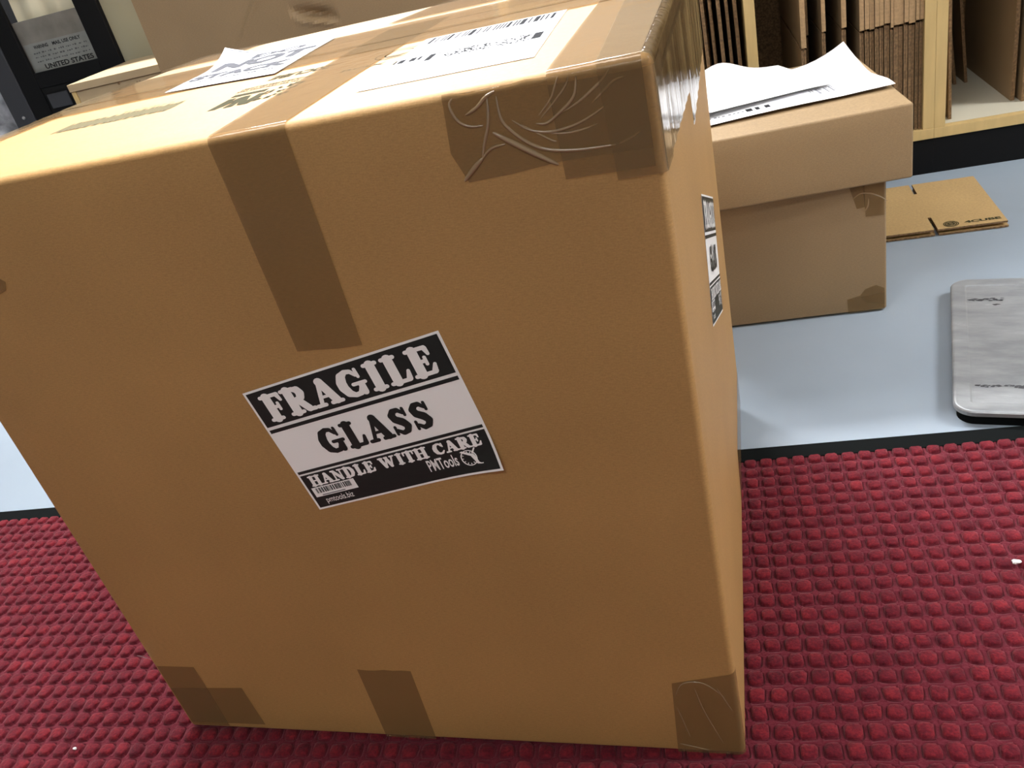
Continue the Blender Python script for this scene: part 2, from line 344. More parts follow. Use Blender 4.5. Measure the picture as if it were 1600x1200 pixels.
# ------------------------------------------------------------------ red mat
MX0, MX1, MY0, MY1 = -1.10, 1.45, -1.2, 0.3670
BW = 0.0240
def floor_mat():
    t = empty('floor_mat', (0, 0, FLOOR))
    tag(t, 'dark red waffle-patterned carpet mat with a black rubber edge', 'mat')
    gx0, gx1, gy0, gy1 = MX0 + BW, MX1 - BW, MY0 + BW, MY1 - BW
    FR = np.array([0, .09, .105, .12, .135, .165, .27, .5, .73, .835, .865, .88, .895, .91])
    def axis(a, b_, lo, hi, o):
        k0 = int(math.floor((a - o) / PER)); k1 = int(math.ceil((b_ - o) / PER)); out = [a]
        for k in range(k0, k1):
            c = o + k * PER
            for f in (FR if lo <= c <= hi else (0, .10, .16, .5, .84, .90)):
                v = c + f * PER
                if v > out[-1] + 1e-4 and v < b_ - 1e-4: out.append(v)
        return np.array(out + [b_])
    xs = axis(gx0, gx1, -.62, .98, PX0); ys = axis(gy0, gy1, -.16, gy1, PY0)
    X, Y = np.meshgrid(xs, ys)
    fx = ((X - PX0) / PER) % 1; fy = ((Y - PY0) / PER) % 1
    ix = np.floor((X - PX0) / PER).astype(int); iy = np.floor((Y - PY0) / PER).astype(int)
    rnd = np.random.rand(400, 400)
    jit = rnd[iy % 400, ix % 400]
    mx = np.minimum(fx, 1 - fx); my = np.minimum(fy, 1 - fy)
    ax_ = .30 - mx; ay_ = .30 - my
    mm = np.where((ax_ > 0) & (ay_ > 0), .30 - np.hypot(np.maximum(ax_, 0), np.maximum(ay_, 0)), np.minimum(mx, my))
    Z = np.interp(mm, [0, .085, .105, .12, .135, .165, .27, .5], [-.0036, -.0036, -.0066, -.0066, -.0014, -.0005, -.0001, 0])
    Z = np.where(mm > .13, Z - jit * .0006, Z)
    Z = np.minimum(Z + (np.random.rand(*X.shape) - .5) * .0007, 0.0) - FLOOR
    wob = lambda a, b_, c: np.sin(X * a + 1.3 * np.sin(Y * 211 + c)) * .0005 + np.sin(Y * b_ + X * 97 + c) * .0005
    edge = (X > gx0 + .002) & (X < gx1 - .002) & (Y > gy0 + .002) & (Y < gy1 - .002)
    X, Y = X + wob(331, 173, .4) * edge, Y + wob(157, 389, 2.1) * edge
    V = np.stack([X, Y, Z], -1).reshape(-1, 3)
    ny, nx = X.shape
    idx = np.arange(ny * nx).reshape(ny, nx)
    F = np.stack([idx[:-1, :-1], idx[:-1, 1:], idx[1:, 1:], idx[1:, :-1]], -1).reshape(-1, 4)
    me = bpy.data.meshes.new('carpet_pile')
    me.vertices.add(len(V)); me.vertices.foreach_set('co', V.ravel())
    me.loops.add(F.size); me.loops.foreach_set('vertex_index', F.ravel())
    me.polygons.add(len(F)); me.polygons.foreach_set('loop_start', np.arange(0, F.size, 4)); me.polygons.foreach_set('loop_total', np.full(len(F), 4))
    me.polygons.foreach_set('use_smooth', np.ones(len(F), bool))
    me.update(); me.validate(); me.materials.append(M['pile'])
    o = bpy.data.objects.new('carpet_pile', me); COL.objects.link(o); o.parent = t
    mb = MB(); z1 = .0045
    mb.box(MX0, MX1, MY1 - BW, MY1, 0.0002, z1, 'rubber'); mb.box(MX0, MX1, MY0, MY0 + BW, 0.0002, z1, 'rubber')
    mb.box(MX0, MX0 + BW, MY0 + BW, MY1 - BW, 0.0002, z1, 'rubber'); mb.box(MX1 - BW, MX1, MY0 + BW, MY1 - BW, 0.0002, z1, 'rubber')
    tag(mb.build('rubber_edge', t, bevel=.0012), 'flat black rubber edge')
floor_mat()

# ------------------------------------------------------------------ the big box
W, D, H = 0.508, 0.4888, 0.52295
TH = 0.055493265
RAD = 0.0045
def bdef(x, y, z):
    """real carton: back of the top sags, left side puffs out near the top"""
    k = max(0, min(1, z / H))
    z = z - .0075 * max(0, y / D) ** 2.2 * k ** 6
    x = x - .036 * k ** 3 * max(0, 1 - x / .10) ** 1.5 * min(1, max(0, (y + .002) / .1)) if x < .10 else x
    return (x, y, z)
def top_map(x, y, o): 
    a = bdef(x, y, H); return (a[0], a[1], a[2] + o)
def front_map(x, z, o): 
    a = bdef(x, 0, z); return (a[0], -o, a[2])
def side_map(y, z, o):
    a = bdef(W, y, z); return (W + o, a[1], a[2])
def wrap_ft(x, s, o):
    """s runs up the front face, over the rounded edge and back across the top"""
    L = H - RAD; arc = RAD * math.pi / 2
    if s <= L: p = (0, s, -1, 0)
    elif s <= L + arc:
        t = (s - L) / RAD; p = (RAD - RAD * math.cos(t), L + RAD * math.sin(t), -math.cos(t), math.sin(t))
    else: p = (s - L - arc + RAD, H, 0, 1)
    a = bdef(x, p[0], p[1]); return (a[0], a[1] + p[2] * o, a[2] + p[3] * o)
def wrap_fs(s, z, o):
    """s runs right along the front face, round the near vertical edge and along the right face"""
    L = W - RAD; arc = RAD * math.pi / 2
    if s <= L: p = (s, 0, 0, -1)
    elif s <= L + arc:
        t = (s - L) / RAD; p = (L + RAD * math.sin(t), RAD - RAD * math.cos(t), math.sin(t), -math.cos(t))
    else: p = (W, s - L - arc + RAD, 1, 0)
    a = bdef(p[0], p[1], z); return (a[0] + p[2] * o, a[1] + p[3] * o, a[2])
def wrap_ts(s, y, o):
    """s runs right across the top, over the edge and down the right face"""
    L = W - RAD; arc = RAD * math.pi / 2
    if s <= L: p = (s, H, 0, 1)
    elif s <= L + arc:
        t = (s - L) / RAD; p = (L + RAD * math.sin(t), H - RAD + RAD * math.cos(t), math.sin(t), math.cos(t))
    else: p = (W, H - RAD - (s - L - arc), 1, 0)
    a = bdef(p[0], y, p[1]); return (a[0] + p[2] * o, a[1], a[2] + p[3] * o)

def rounded_carton(name, w, d, h, r, m, parent, deform=None, n=10):
    bm = bmesh.new()
    def ax(L):
        base = [0, .3 * r, .65 * r, r] + [r + (L - 2 * r) * i / n for i in range(1, n)] + [L - r, L - .65 * r, L - .3 * r, L]
        return base
    A = [ax(w), ax(d), ax(h)]; S = (w, d, h); cache = {}
    def vert(p):
        q = [min(max(p[i], r), S[i] - r) for i in range(3)]
        dv = Vector([p[i] - q[i] for i in range(3)])
        if dv.length > 1e-9: dv = dv.normalized() * r
        c = [q[i] + dv[i] for i in range(3)]
        if deform: c = deform(*c)
        k = tuple(round(v, 6) for v in p)
        if k not in cache: cache[k] = bm.verts.new(c)
        return cache[k]
    for ai in range(3):
        u, v = [(1, 2), (2, 0), (0, 1)][ai]
        for side in (0, 1):
            for i in range(len(A[u]) - 1):
                for j in range(len(A[v]) - 1):
                    P = []
                    for a, b_ in ((i, j), (i + 1, j), (i + 1, j + 1), (i, j + 1)):
                        p = [0, 0, 0]; p[ai] = S[ai] * side; p[u] = A[u][a]; p[v] = A[v][b_]; P.append(vert(p))
                    if not side: P.reverse()
                    bm.faces.new(P)
    me = bpy.data.meshes.new(name); bm.to_mesh(me); bm.free(); me.materials.append(M[m])
    me.polygons.foreach_set('use_smooth', [True] * len(me.polygons)); me.update()
    o = bpy.data.objects.new(name, me); COL.objects.link(o); o.parent = parent; return o

def tube(mb, mp, pts, r, m):
    """low rounded ridge standing on a face: pts 2-D, tapered ends"""
    # subdivide with Catmull-Rom
    P = [pts[0]] + list(pts) + [pts[-1]]; C = []
    for i in range(1, len(P) - 2):
        for k in range(5):
            t = k / 5; a, b_, c, d = P[i - 1], P[i], P[i + 1], P[i + 2]
            C.append(tuple(.5 * ((2 * b_[j]) + (-a[j] + c[j]) * t + (2 * a[j] - 5 * b_[j] + 4 * c[j] - d[j]) * t * t + (-a[j] + 3 * b_[j] - 3 * c[j] + d[j]) * t ** 3) for j in (0, 1)))
    C.append(pts[-1]); n = len(C); K = 6; vs = []; fs = []
    for i, p in enumerate(C):
        q0 = C[max(0, i - 1)]; q1 = C[min(n - 1, i + 1)]; dx, dy = q1[0] - q0[0], q1[1] - q0[1]; L = math.hypot(dx, dy) or 1e-9
        nx, ny = -dy / L, dx / L; e = i / (n - 1); rr = r * (.35 + .65 * math.sin(math.pi * min(1, max(0, e))) ** .6)
        for k in range(K + 1):
            a = math.pi * k / K; vs.append(mp(p[0] + nx * rr * math.cos(a), p[1] + ny * rr * math.cos(a), .0003 + rr * .9 * math.sin(a)))
    for i in range(n - 1):
        for k in range(K):
            a = i * (K + 1) + k; fs.append((a, a + 1, a + K + 2, a + K + 1))
    mb.add(vs, fs, m)

def sticker(parent, mp, seed=0):
    """6 x 4 inch FRAGILE sticker; u across 0..1, v up 0..1"""
    mb = MB()
    mb.rect(mp, 0, 0, 1, 1, .0003, 'sticker_white', 12, 8)
    e = .012
    B, Wt = 'sticker_black', 'sticker_white'
    mb.rect(mp, e, .715, 1 - e, 1 - e * 1.3, .0005, B, 12, 3)
    mb.rect(mp, e, .665, 1 - e, .692, .0005, B, 12, 1)
    mb.rect(mp, e, .310, 1 - e, .332, .0005, B, 12, 1)
    mb.rect(mp, e, e * 1.3, 1 - e, .297, .0005, B, 12, 3)
    cooper(mb, mp, 'FRAGILE', .06, .745, .935, .945, .0007, Wt)
    cooper(mb, mp, 'GLASS', .215, .40, .80, .60, .0005, B)
    cooper(mb, mp, 'HANDLE WITH CARE', .045, .195, .955, .282, .0007, Wt)
    mb.rect(mp, .03, .105, .27, .185, .0007, Wt)
    bars(mb, mp, .05, .135, .25, .178, .0009, 'ink', 26, 3)
    mb.rect(mp, .07, .112, .2, .120, .0009, 'ink_grey')
    put_text(mb, mp, 'pmtools.biz', .07, .03, .225, .092, .0007, Wt)
    put_text(mb, mp, 'PMTools', .655, .085, .805, .175, .0007, Wt, .015)
    # round gauge emblem
    cx, cy, rx = .862, .125, .037; ry = rx * 1.48
    ring = [(cx + rx * math.cos(t * math.pi / 12), cy + ry * math.sin(t * math.pi / 12)) for t in range(25)]
    mb.stroke(mp, ring, .0028, .0007, Wt, cap=False)
    for k in range(12):
        t = math.pi * k / 6; mb.stroke(mp, [(cx + rx * .7 * math.cos(t), cy + ry * .7 * math.sin(t)), (cx + rx * .9 * math.cos(t), cy + ry * .9 * math.sin(t))], .0022, .0007, Wt, cap=False)
    mb.quad(mp, (cx - .034, cy + .050), (cx - .022, cy + .056), (cx + .030, cy + .018), (cx + .022, cy + .002), .0008, Wt)
    mb.stroke(mp, [(cx + .022, cy + .01), (cx + .034, cy - .045), (cx + .045, cy - .05)], [.010, .007, .004], .0008, Wt)
    mb.stroke(mp, [(cx + .024, cy + .03), (cx + .042, cy + .062)], .004, .0008, Wt)
    mb.rect(mp, cx + .046, cy - .055, cx + .058, cy - .048, .0008, Wt)
    return mb

def big_box():
    t = empty('cardboard_box', (0, 0, 0), -TH)
    tag(t, 'large taped kraft box with a FRAGILE GLASS sticker, standing on the red mat', 'box')
    body = rounded_carton('carton', W, D, H, RAD, 'kraft', t, bdef, 16)
    # printing on the top flap
    K = 'ink_kraft'; mb = MB()
    put_text(mb, top_map, '20CUBE', .2165, .1660, .2660, .1805, .00022, K, .03, flip=True); mb.build('size_print', t); mb = MB()
    grey_text(mb, top_map, .206, .1385, .258, .1420, .00022, K, 3, .012, .0015)
    grey_text(mb, top_map, .206, .1445, .262, .1480, .00022, K, 5, .012, .0015)
    mb.rect(top_map, .2065, .1495, .262, .1503, .00022, K)
    mb.rect(top_map, .2065, .1360, .256, .1368, .00022, K)
    mb.quad(top_map, (.2105, .121), (.238, .121), (.238, .129), (.2105, .129), .00022, K)
    for x in (.2125, .2245, .2365):
        mb.quad(top_map, (x, .086), (x + .0065, .086), (x + .0065, .116), (x, .116), .00022, K)
    for x, s in ((.2125, 1), (.2245, -1)):
        a = (x, x + .006, x + .016, x + .010)
        mb.quad(top_map, (a[0] if s > 0 else a[3], .087), (a[1] if s > 0 else a[2], .087), (a[2] if s > 0 else a[1], .115), (a[3] if s > 0 else a[0], .115), .00022, K)
    rr = random.Random(4)
    for i in range(26):
        x = rr.uniform(.240, .264); y = rr.uniform(.088, .131); a = rr.uniform(.002, .0042)
        mb.rect(top_map, x, y, x + a, y + a * 1.6, .00022, K)
    mb.build('maker_print', t); mb = MB()
    # round certificate stamp and the word BOX on the right flap
    cx, cy = .3215, .168
    for r in (.0175, .0105):
        mb.stroke(top_map, [(cx + r * math.cos(k * math.pi / 14), cy + r * math.sin(k * math.pi / 14)) for k in range(29)], .0006, .00022, K, cap=False)
    for i in range(5): mb.rect(top_map, cx - .008, cy - .014 + i * .0022, cx + .006, cy - .0132 + i * .0022, .00022, K)
    mb.build('certificate_stamp', t); mb = MB()
    put_text(mb, top_map, 'BOX', .290, .1330, .3220, .1400, .00022, K, .0)
    mb.build('word_print', t)
    # ghost barcode print on the left flap
    mb = MB(); G = 'ink_kraft_pale'
    bars(mb, top_map, .060, .125, .155, .154, .00022, G, 20, 8)
    mb.rect(top_map, .060, .130, .155, .149, .00021, G)
    grey_text(mb, top_map, .095, .158, .140, .161, .00022, G, 9, .006, .003)
    mb.build('barcode_print', t)
    # long strip of tape: front face, over the edge, across the top
    def strip(name, wrap, s0, s1, xl, xr, lay, m='tape', ns=60, nx=6, torn0=0, torn1=0):
        mb = MB(); vs = []; fs = []; rr = random.Random(int(s0 * 1000) + 3)
        SS = [s0 + (s1 - s0) * j / ns for j in range(ns + 1)]
        if wrap is wrap_ft: SS = sorted(set(SS + [H - RAD + RAD * math.pi / 2 * k / 8 for k in range(9) if s0 < H - RAD + RAD * math.pi / 2 * k / 8 < s1]))
        ns = len(SS) - 1
        for j in range(ns + 1):
            s = SS[j]; f = (s - s0) / (s1 - s0)
            for i in range(nx + 1):
                p = i / nx; x = (xl[0] * (1 - f) + xl[1] * f) * (1 - p) + (xr[0] * (1 - f) + xr[1] * f) * p
                ss = s + (rr.uniform(-1, 1) * torn0 if j == 0 else 0) + (rr.uniform(-1, 1) * torn1 if j == ns else 0)
                vs.append(wrap(x, ss, lay))
        for j in range(ns):
            for i in range(nx):
                k = j * (nx + 1) + i; fs.append((k, k + 1, k + nx + 2, k + nx + 1))
        mb.add(vs, fs, m); return mb.build(name, t, smooth=True)
    ST = H - RAD + RAD * math.pi / 2 - RAD      # s value where y = 0 on the top
    strip('tape', wrap_ft, .3862, ST + .33, (.2672, .2545), (.3126, .3120), .0007, torn0=.0008, ns=90)
    strip('tape', front_map, .0005, .0870, (.2037, .2050), (.2510, .2530), .0004, torn1=.0008, ns=6)
    # cross tape on the top
    cross = [((-.036, .2060), (.070, .2090), (.25, .2050), (.508, .2010)), ((-.036, .2560), (.07, .2560), (.25, .2540), (.508, .249))]
    mb = MB()
    def band(y0, y1, x0, x1, lay, n=20, dy=0):
        mb.quad(top_map, (x0, y0), (x1, y0 + dy), (x1, y1 + dy), (x0, y1), lay, 'tape', n, 3)
    band(.206, .256, .0, .507, .0010, 24)
    band(.245, .296, .0, .507, .0013, 24)
    mb.build('tape', t, smooth=True)
    mb = MB(); band(.300, .356, .0, .507, .0010, 24, -.008); mb.build('tape', t, smooth=True)
    mb = MB(); band(.408, .4885, .0, .055, .0010, 6); mb.build('tape', t, smooth=True)
    mb = MB(); mb.quad(top_map, (.236, .376), (.507, .372), (.507, .4885), (.254, .4885), .0010, 'tape', 12, 4); mb.build('tape', t, smooth=True)
    mb = MB(); mb.quad(top_map, (.0, .07), (.014, .07), (.020, .30), (.0, .30), .0007, 'tape', 3, 12); mb.build('tape', t, smooth=True)
    # corner tapes, upper right
    strip('corner_tape', wrap_ft, .4700, ST + .4885, (.4574, .4560), (.5035, .5035), .0007, ns=90, nx=5)
    strip('corner_tape', wrap_ft, .4657, ST + .4885, (.4838, .4670), (.5035, .5035), .0010, ns=90, nx=4)
    mb = MB(); P = [(.4025, .5175), (.4000, .4926), (.4060, .4760), (.4300, .4770), (.4575, .4795), (.5035, .4795), (.5035, .5175)]
    mb.poly(front_map, P, .0004, 'tape')
    mb.build('corner_tape', t)
    strip('corner_tape', wrap_ft, .5175, ST + .0004, (.4025, .4025), (.4574, .4574), .0004, ns=4, nx=10, torn1=.0008)
    mb = MB()
    FW = [[(0.4081, 0.5196), (0.4057, 0.5166), (0.4073, 0.5098), (0.4108, 0.5059), (0.4155, 0.5042), (0.4207, 0.5039)], [(0.4305, 0.5194), (0.4251, 0.5173), (0.4196, 0.5132), (0.413, 0.5105)], [(0.4259, 0.5178), (0.4249, 0.51), (0.4227, 0.5023), (0.419, 0.4946), (0.4165, 0.4876)], [(0.4165, 0.4876), (0.4108, 0.4833), (0.4037, 0.4771)], [(0.4165, 0.4876), (0.4221, 0.4918), (0.43, 0.4928)], [(0.4248, 0.4996), (0.4335, 0.4932), (0.4452, 0.4847), (0.455, 0.4781)], [(0.4307, 0.517), (0.4307, 0.5058), (0.4348, 0.4986), (0.4431, 0.4907), (0.4523, 0.4862), (0.4652, 0.4841), (0.4782, 0.4836), (0.4863, 0.4836)], [(0.436, 0.504), (0.4431, 0.4982), (0.4509, 0.4956), (0.4575, 0.4952), (0.4676, 0.4967), (0.4762, 0.4997), (0.4849, 0.5041)], [(0.4479, 0.5003), (0.4534, 0.4997), (0.4609, 0.5039), (0.4664, 0.5076), (0.4698, 0.5117), (0.4719, 0.5195)], [(0.4501, 0.5041), (0.4574, 0.5108), (0.4614, 0.5178), (0.463, 0.5206)], [(0.4507, 0.5024), (0.4586, 0.509), (0.4657, 0.5155), (0.4681, 0.5201)], [(0.4624, 0.5036), (0.4712, 0.5074), (0.4783, 0.5117), (0.4837, 0.5153), (0.4885, 0.5203)], [(0.4773, 0.5057), (0.4844, 0.5106), (0.4897, 0.5142), (0.4954, 0.5153)], [(0.4509, 0.4953), (0.4604, 0.4934), (0.4703, 0.4937), (0.4786, 0.4952)], [(0.4863, 0.4836), (0.493, 0.4857), (0.4991, 0.4886)], [(0.4404, 0.501), (0.4534, 0.4913), (0.4564, 0.4901)]]
    RR = [.0008, .0010, .0009, .0014, .0008, .0016, .0010, .0008, .0009, .0006, .0006, .0008, .0007, .0006, .0007, .0006]
    for p, r in zip(FW, RR): tube(mb, front_map, p, r, 'tape_wrinkle')
    tag(mb.build('tape_wrinkle', t, smooth=True), 'raised shiny folds in the corner tape')
    # right face tape, hanging from the top edge
    arc = RAD * math.pi / 2; s0 = W - RAD
    mb = MB()
    mb.quad(lambda y, s, o: wrap_ts(s, y, o), (.004, s0 + arc + .012), (.4885, s0 + arc + .012), (.4885, s0 - .001), (.004, s0 - .001), .0007, 'tape_side', 40, 40)
    def low(y): return .4650 - .07 * y if y < .237 else .4205 + .03 * (y - .237)
    n = 60; vs = []; fs = []
    for i in range(n + 1):
        y = .004 + (.4885 - .004) * i / n
        for j in range(9): 
            z = low(y) + (H - RAD - .008 - low(y)) * j / 8; vs.append(side_map(y, z, .0005 + .0003 * math.sin(i * 1.7) * (j < 8)))
    for i in range(n):
        for j in range(8): k = i * 9 + j; fs.append((k, k + 9, k + 10, k + 1))
    mb.add(vs, fs, 'tape_side'); tag(mb.build('side_tape', t, smooth=True), 'glossy stretched tape over the right edge')
    # tape wrapping the near vertical edge
    mb = MB(); mb.quad(wrap_fs, (W - RAD, .466), (W + .035, .462), (W + .035, .5180), (W - RAD, .5180), .0011, 'tape', 70, 3); mb.build('corner_tape', t, smooth=True)
    # tape moulded over the corner itself
    mb = MB(); vs = []; fs = []; n = 8
    for i in range(n + 1):
        for j in range(n + 1):
            a = math.pi / 2 * i / n; e = math.pi / 2 * j / n; r = RAD + .0010
            vs.append((W - RAD + r * math.cos(e) * math.sin(a), RAD - r * math.cos(e) * math.cos(a), H - RAD + r * math.sin(e)))
    for i in range(n):
        for j in range(n): k = i * (n + 1) + j; fs.append((k, k + n + 1, k + n + 2, k + 1))
    mb.add(vs, fs, 'tape'); mb.build('corner_tape', t, smooth=True)
    # lower left corner tapes
    mb = MB(); mb.poly(front_map, [(.0042, .0852), (.0436, .0849), (.0445, .0542), (.0448, .0045), (.0042, .0045)], .0004, 'tape'); mb.build('corner_tape', t)
    mb = MB(); mb.poly(front_map, [(.0042, .0560), (.0817, .0593), (.0848, .0092), (.0042, .0080)], .0007, 'tape'); mb.build('corner_tape', t)
    # lower right corner tape with faint folds
    mb = MB(); mb.quad(wrap_fs, (.4566, .0005), (W + .0035, .0005), (W + .0035, .094), (.4616, .081), .0004, 'tape', 80, 3); mb.build('corner_tape', t, smooth=True)
    mb = MB()
    for p in ([(.4776, .0761), (.4818, .0509), (.4923, .0137)], [(.4938, .0768), (.5026, .052)], [(.4622, .0535), (.4680, .0196)], [(.4630, .068), (.4700, .081), (.4850, .0815), (.4990, .066)], [(.4594, .0101), (.481, .004)]):
        tube(mb, front_map, p, .0006, 'tape_wrinkle')
    mb.build('tape_wrinkle', t, smooth=True)
    # rear tape ends seen along the right edge, lower down, and the tip at the far left
    mb = MB(); mb.quad(side_map, (.285, .004), (.484, .004), (.484, .0505), (.315, .0545), .0004, 'tape', 8, 3); mb.build('corner_tape', t)
    mb = MB(); mb.poly(front_map, [(.0045, .43), (.0754, .4527), (.0785, .4585), (.0754, .4613), (.0045, .478)], .0004, 'tape'); mb.build('tape', t)
    # stickers
    O = Vector((.2146, 0, .3591)); BL = Vector((.2345, 0, .2580))
    BRc = Vector((.3817, 0, .2889)); TR = Vector((.3639, 0, .3910))
    def mp1(u, v, o):
        p = (BL * (1 - u) + BRc * u) * (1 - v) + (O * (1 - u) + TR * u) * v
        lift = max(0, u - v - .62) ** 2 * .035
        return (p.x, -o - lift, p.z)
    sticker(t, mp1).build('fragile_sticker', t)
    sO = Vector((W, .2244, .3707)); sBL = Vector((W, .1861, .2744)); sTR = Vector((W, .376, .311)); sBR = Vector((W, .335, .2105))
    def mp2(u, v, o):
        p = (sBL * (1 - u) + sBR * u) * (1 - v) + (sO * (1 - u) + sTR * u) * v
        return (p.x + o, p.y, p.z)
    sticker(t, mp2).build('fragile_sticker', t)
    # shipping label
    A, Bq, Cq, Dq = (.3364, .0482), (.4424, .0480), (.4345, .2075), (.3292, .2085)
    def mp3(u, v, o):
        x = (A[0] * (1 - u) + Bq[0] * u) * (1 - v) + (Dq[0] * (1 - u) + Cq[0] * u) * v
        y = (A[1] * (1 - u) + Bq[1] * u) * (1 - v) + (Dq[1] * (1 - u) + Cq[1] * u) * v
        return top_map(x, y, o)
    mb = MB(); mb.rect(mp3, 0, 0, 1, 1, .0004, 'label_white', 8, 12)
    bars(mb, mp3, .07, .82, .95, .965, .0006, 'ink', 25, 5)
    for u0, u1 in ((.005, .02), (.035, .075), (.11, .15), (.165, .185), (.235, .275), (.895, .95)):
        mb.rect(mp3, u0, .375 if u0 > .2 else .43, u1, .50, .0006, 'ink', 1, 2)
    rr = random.Random(12)
    for i in range(420):
        u = rr.uniform(.28, .86); v = rr.uniform(.36, .50); a = rr.uniform(.007, .014)
        if rr.random() < .25 + .5 * abs(math.sin(u * 9)): mb.rect(mp3, u, v, u + a, v + a * .9, .0006, 'ink')
    for k in range(3): grey_text(mb, mp3, .87, .37 + k * .045, .90, .40 + k * .045, .0006, 'ink_grey', k, .02, .01)
    tag(mb.build('shipping_label', t), 'white shipping label with barcodes')
    # do-not-stack label, its rear left corner curling up
    A2, B2, C2, D2 = (.0955, .2150), (.2110, .1900), (.1890, .3640), (.0790, .3580)
    def mp4(u, v, o):
        x = (A2[0] * (1 - u) + B2[0] * u) * (1 - v) + (D2[0] * (1 - u) + C2[0] * u) * v
        y = (A2[1] * (1 - u) + B2[1] * u) * (1 - v) + (D2[1] * (1 - u) + C2[1] * u) * v
        lift = .06 * max(0, v - u - .55) ** 2
        return top_map(x, y, o + .0013 + lift)
    mb = MB(); mb.rect(mp4, 0, 0, 1, 1, 0, 'label_white', 12, 14)
    put_text(mb, mp4, 'DO', .28, .80, .78, .94, .0003, 'ink_blue', .05)
    put_text(mb, mp4, 'NOT', .08, .49, .95, .765, .0003, 'ink_blue', .06)
    put_text(mb, mp4, 'STACK', .03, .240, .95, .395, .0003, 'ink_blue', .06)
    grey_text(mb, mp4, .2, .16, .94, .20, .0003, 'ink_blue', 2, .09, .04)
    mb.rect(mp4, .02, .975, .98, .985, .0003, 'ink_grey', 8, 1)
    tag(mb.build('handling_label', t), 'white label reading DO NOT STACK, one corner curling up')
    # torn shred of paper on the lower left edge
    mb = MB()
    for k in range(6):
        a = Vector((.0035 - .0007 * k, -.0004 - .0003 * k, .0935 + .0013 * k))
        mb.add([a, a + Vector((-.0062, -.0012, .0040 - k * .0005)), a + Vector((-.0056, -.0018, .0052 - k * .0005)), a + Vector((.0006, -.0010, .0013))], [(0, 1, 2, 3)], 'crumb')
    tag(mb.build('paper_shred', t), 'small torn white shred')
big_box()

# ------------------------------------------------------------------ stacked boxes right of it
def rbox(name, w, d, h, r, m, parent, n=4): return rounded_carton(name, w, d, h, r, m, parent, None, n)
def lower_box():
    t = empty('cardboard_box', (.4100, .6640, FLOOR)); w = .3335; h = .1883
    tag(t, 'kraft box on the grey floor, underneath the box with the papers', 'box', 'two stacked boxes')
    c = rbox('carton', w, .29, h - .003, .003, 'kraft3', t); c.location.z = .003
    mb = MB(); mb.box(.008, w - .008, .008, .282, .0003, .0032, 'edge'); mb.build('shadow_gap_base', t)  # dark inset base added so a shadow gap shows under the carton
    fm = lambda x, z, o: (x - .41, -o, z - FLOOR)
    mb = MB(); mb.poly(fm, [(.6989, .178), (.7074, .1478), (.7176, .1487), (.7176, .178)], .0004, 'tape'); mb.build('corner_tape', t)
    mb = MB(); mb.poly(fm, [(.7150, .178), (.7181, .1354), (.7407, .1343), (.7407, .178)], .0007, 'tape')
    for p in ([(.703, .162), (.713, .168), (.725, .166), (.736, .160), (.7445, .153)], [(.722, .160), (.721, .150), (.717, .143)]): tube(mb, fm, p, .0011, 'tape_wrinkle')
    mb.build('corner_tape', t)
    mb = MB(); mb.poly(fm, [(.6925, .0172), (.7092, .0207), (.7159, .0295), (.7298, .0342), (.7407, .0280), (.7407, -.0040), (.6935, -.0040)], .0004, 'tape')
    mb.poly(fm, [(.7092, .0190), (.7407, .0215), (.7407, .004), (.7180, .008)], .0007, 'tape'); mb.build('corner_tape', t)
lower_box()
ZT = .2754
def upper_box():
    a = math.atan2(.673 - .6586, .7726 - .543)
    t = empty('cardboard_box', (.7730, .6600, .1815), a)
    tag(t, 'shallow kraft box with two white papers on its lid, topmost of the two stacked boxes', 'box', 'two stacked boxes')
    w, d, h = .345, .295, .0938
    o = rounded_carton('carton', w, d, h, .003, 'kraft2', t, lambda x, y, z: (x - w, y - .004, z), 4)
upper_box()
def paper(name, P, zf, label, prints, nx=20, ny=14):
    """P: four corners FL FR BR BL as (x, y); zf(u, v) height"""
    t0 = P[0]
    def mp(u, v, o):
        x = (P[0][0] * (1 - u) + P[1][0] * u) * (1 - v) + (P[3][0] * (1 - u) + P[2][0] * u) * v
        y = (P[0][1] * (1 - u) + P[1][1] * u) * (1 - v) + (P[3][1] * (1 - u) + P[2][1] * u) * v
        return (x, y, zf(u, v) + o)
    mb = MB(); mb.rect(mp, 0, 0, 1, 1, 0, 'white', nx, ny); mb.rect(mp, 0, 0, 1, 1, .0003, 'white', nx, ny)
    prints(mb, mp); o = mb.build(name, None, smooth=True); tag(o, label, 'paper', 'two white papers on the box'); return o
def z_low(u, v):
    z = ZT + .0018 + .0030 * math.sin(math.pi * u) * (1 - v) ** 2
    z += .0050 * max(0, u - .75) / .25 * max(0, 1 - abs(v - .12) / .3)      # front right corner lifts
    z += .024 * (max(0, u - .70) / .30) ** 2 * (max(0, v - .45) / .55) ** 1.3            # rear right corner curls
    return z
def pr_low(mb, mp):
    bars(mb, mp, .66, .16, .78, .30, .0006, 'ink_grey', 9, 4)
    for a, b_ in ((.33, .36), (.375, .395), (.42, .445)): mb.rect(mp, a, .10, b_, .17, .0006, 'ink')
    grey_text(mb, mp, .12, .12, .32, .15, .0006, 'ink_grey', 3, .02, .01)
paper('paper_sheet', [(.498, .6960), (.7685, .7345), (.7370, .930), (.470, .900)], z_low, 'white paper with a small barcode, its rear right corner curling up', pr_low)
def z_up(u, v):
    z = ZT + .0055 + .0075 * (1 - u) ** .7 * max(0, 1 - v * 2) + .001
    z += .018 * math.exp(-((u - .52) / .2) ** 2) * max(0, v - .45) / .55
    return z
paper('paper_sheet', [(.478, .7060), (.700, .785), (.645, .945), (.470, .960)], z_up, 'blank white paper lying over the left part of the other paper', lambda mb, mp: None)

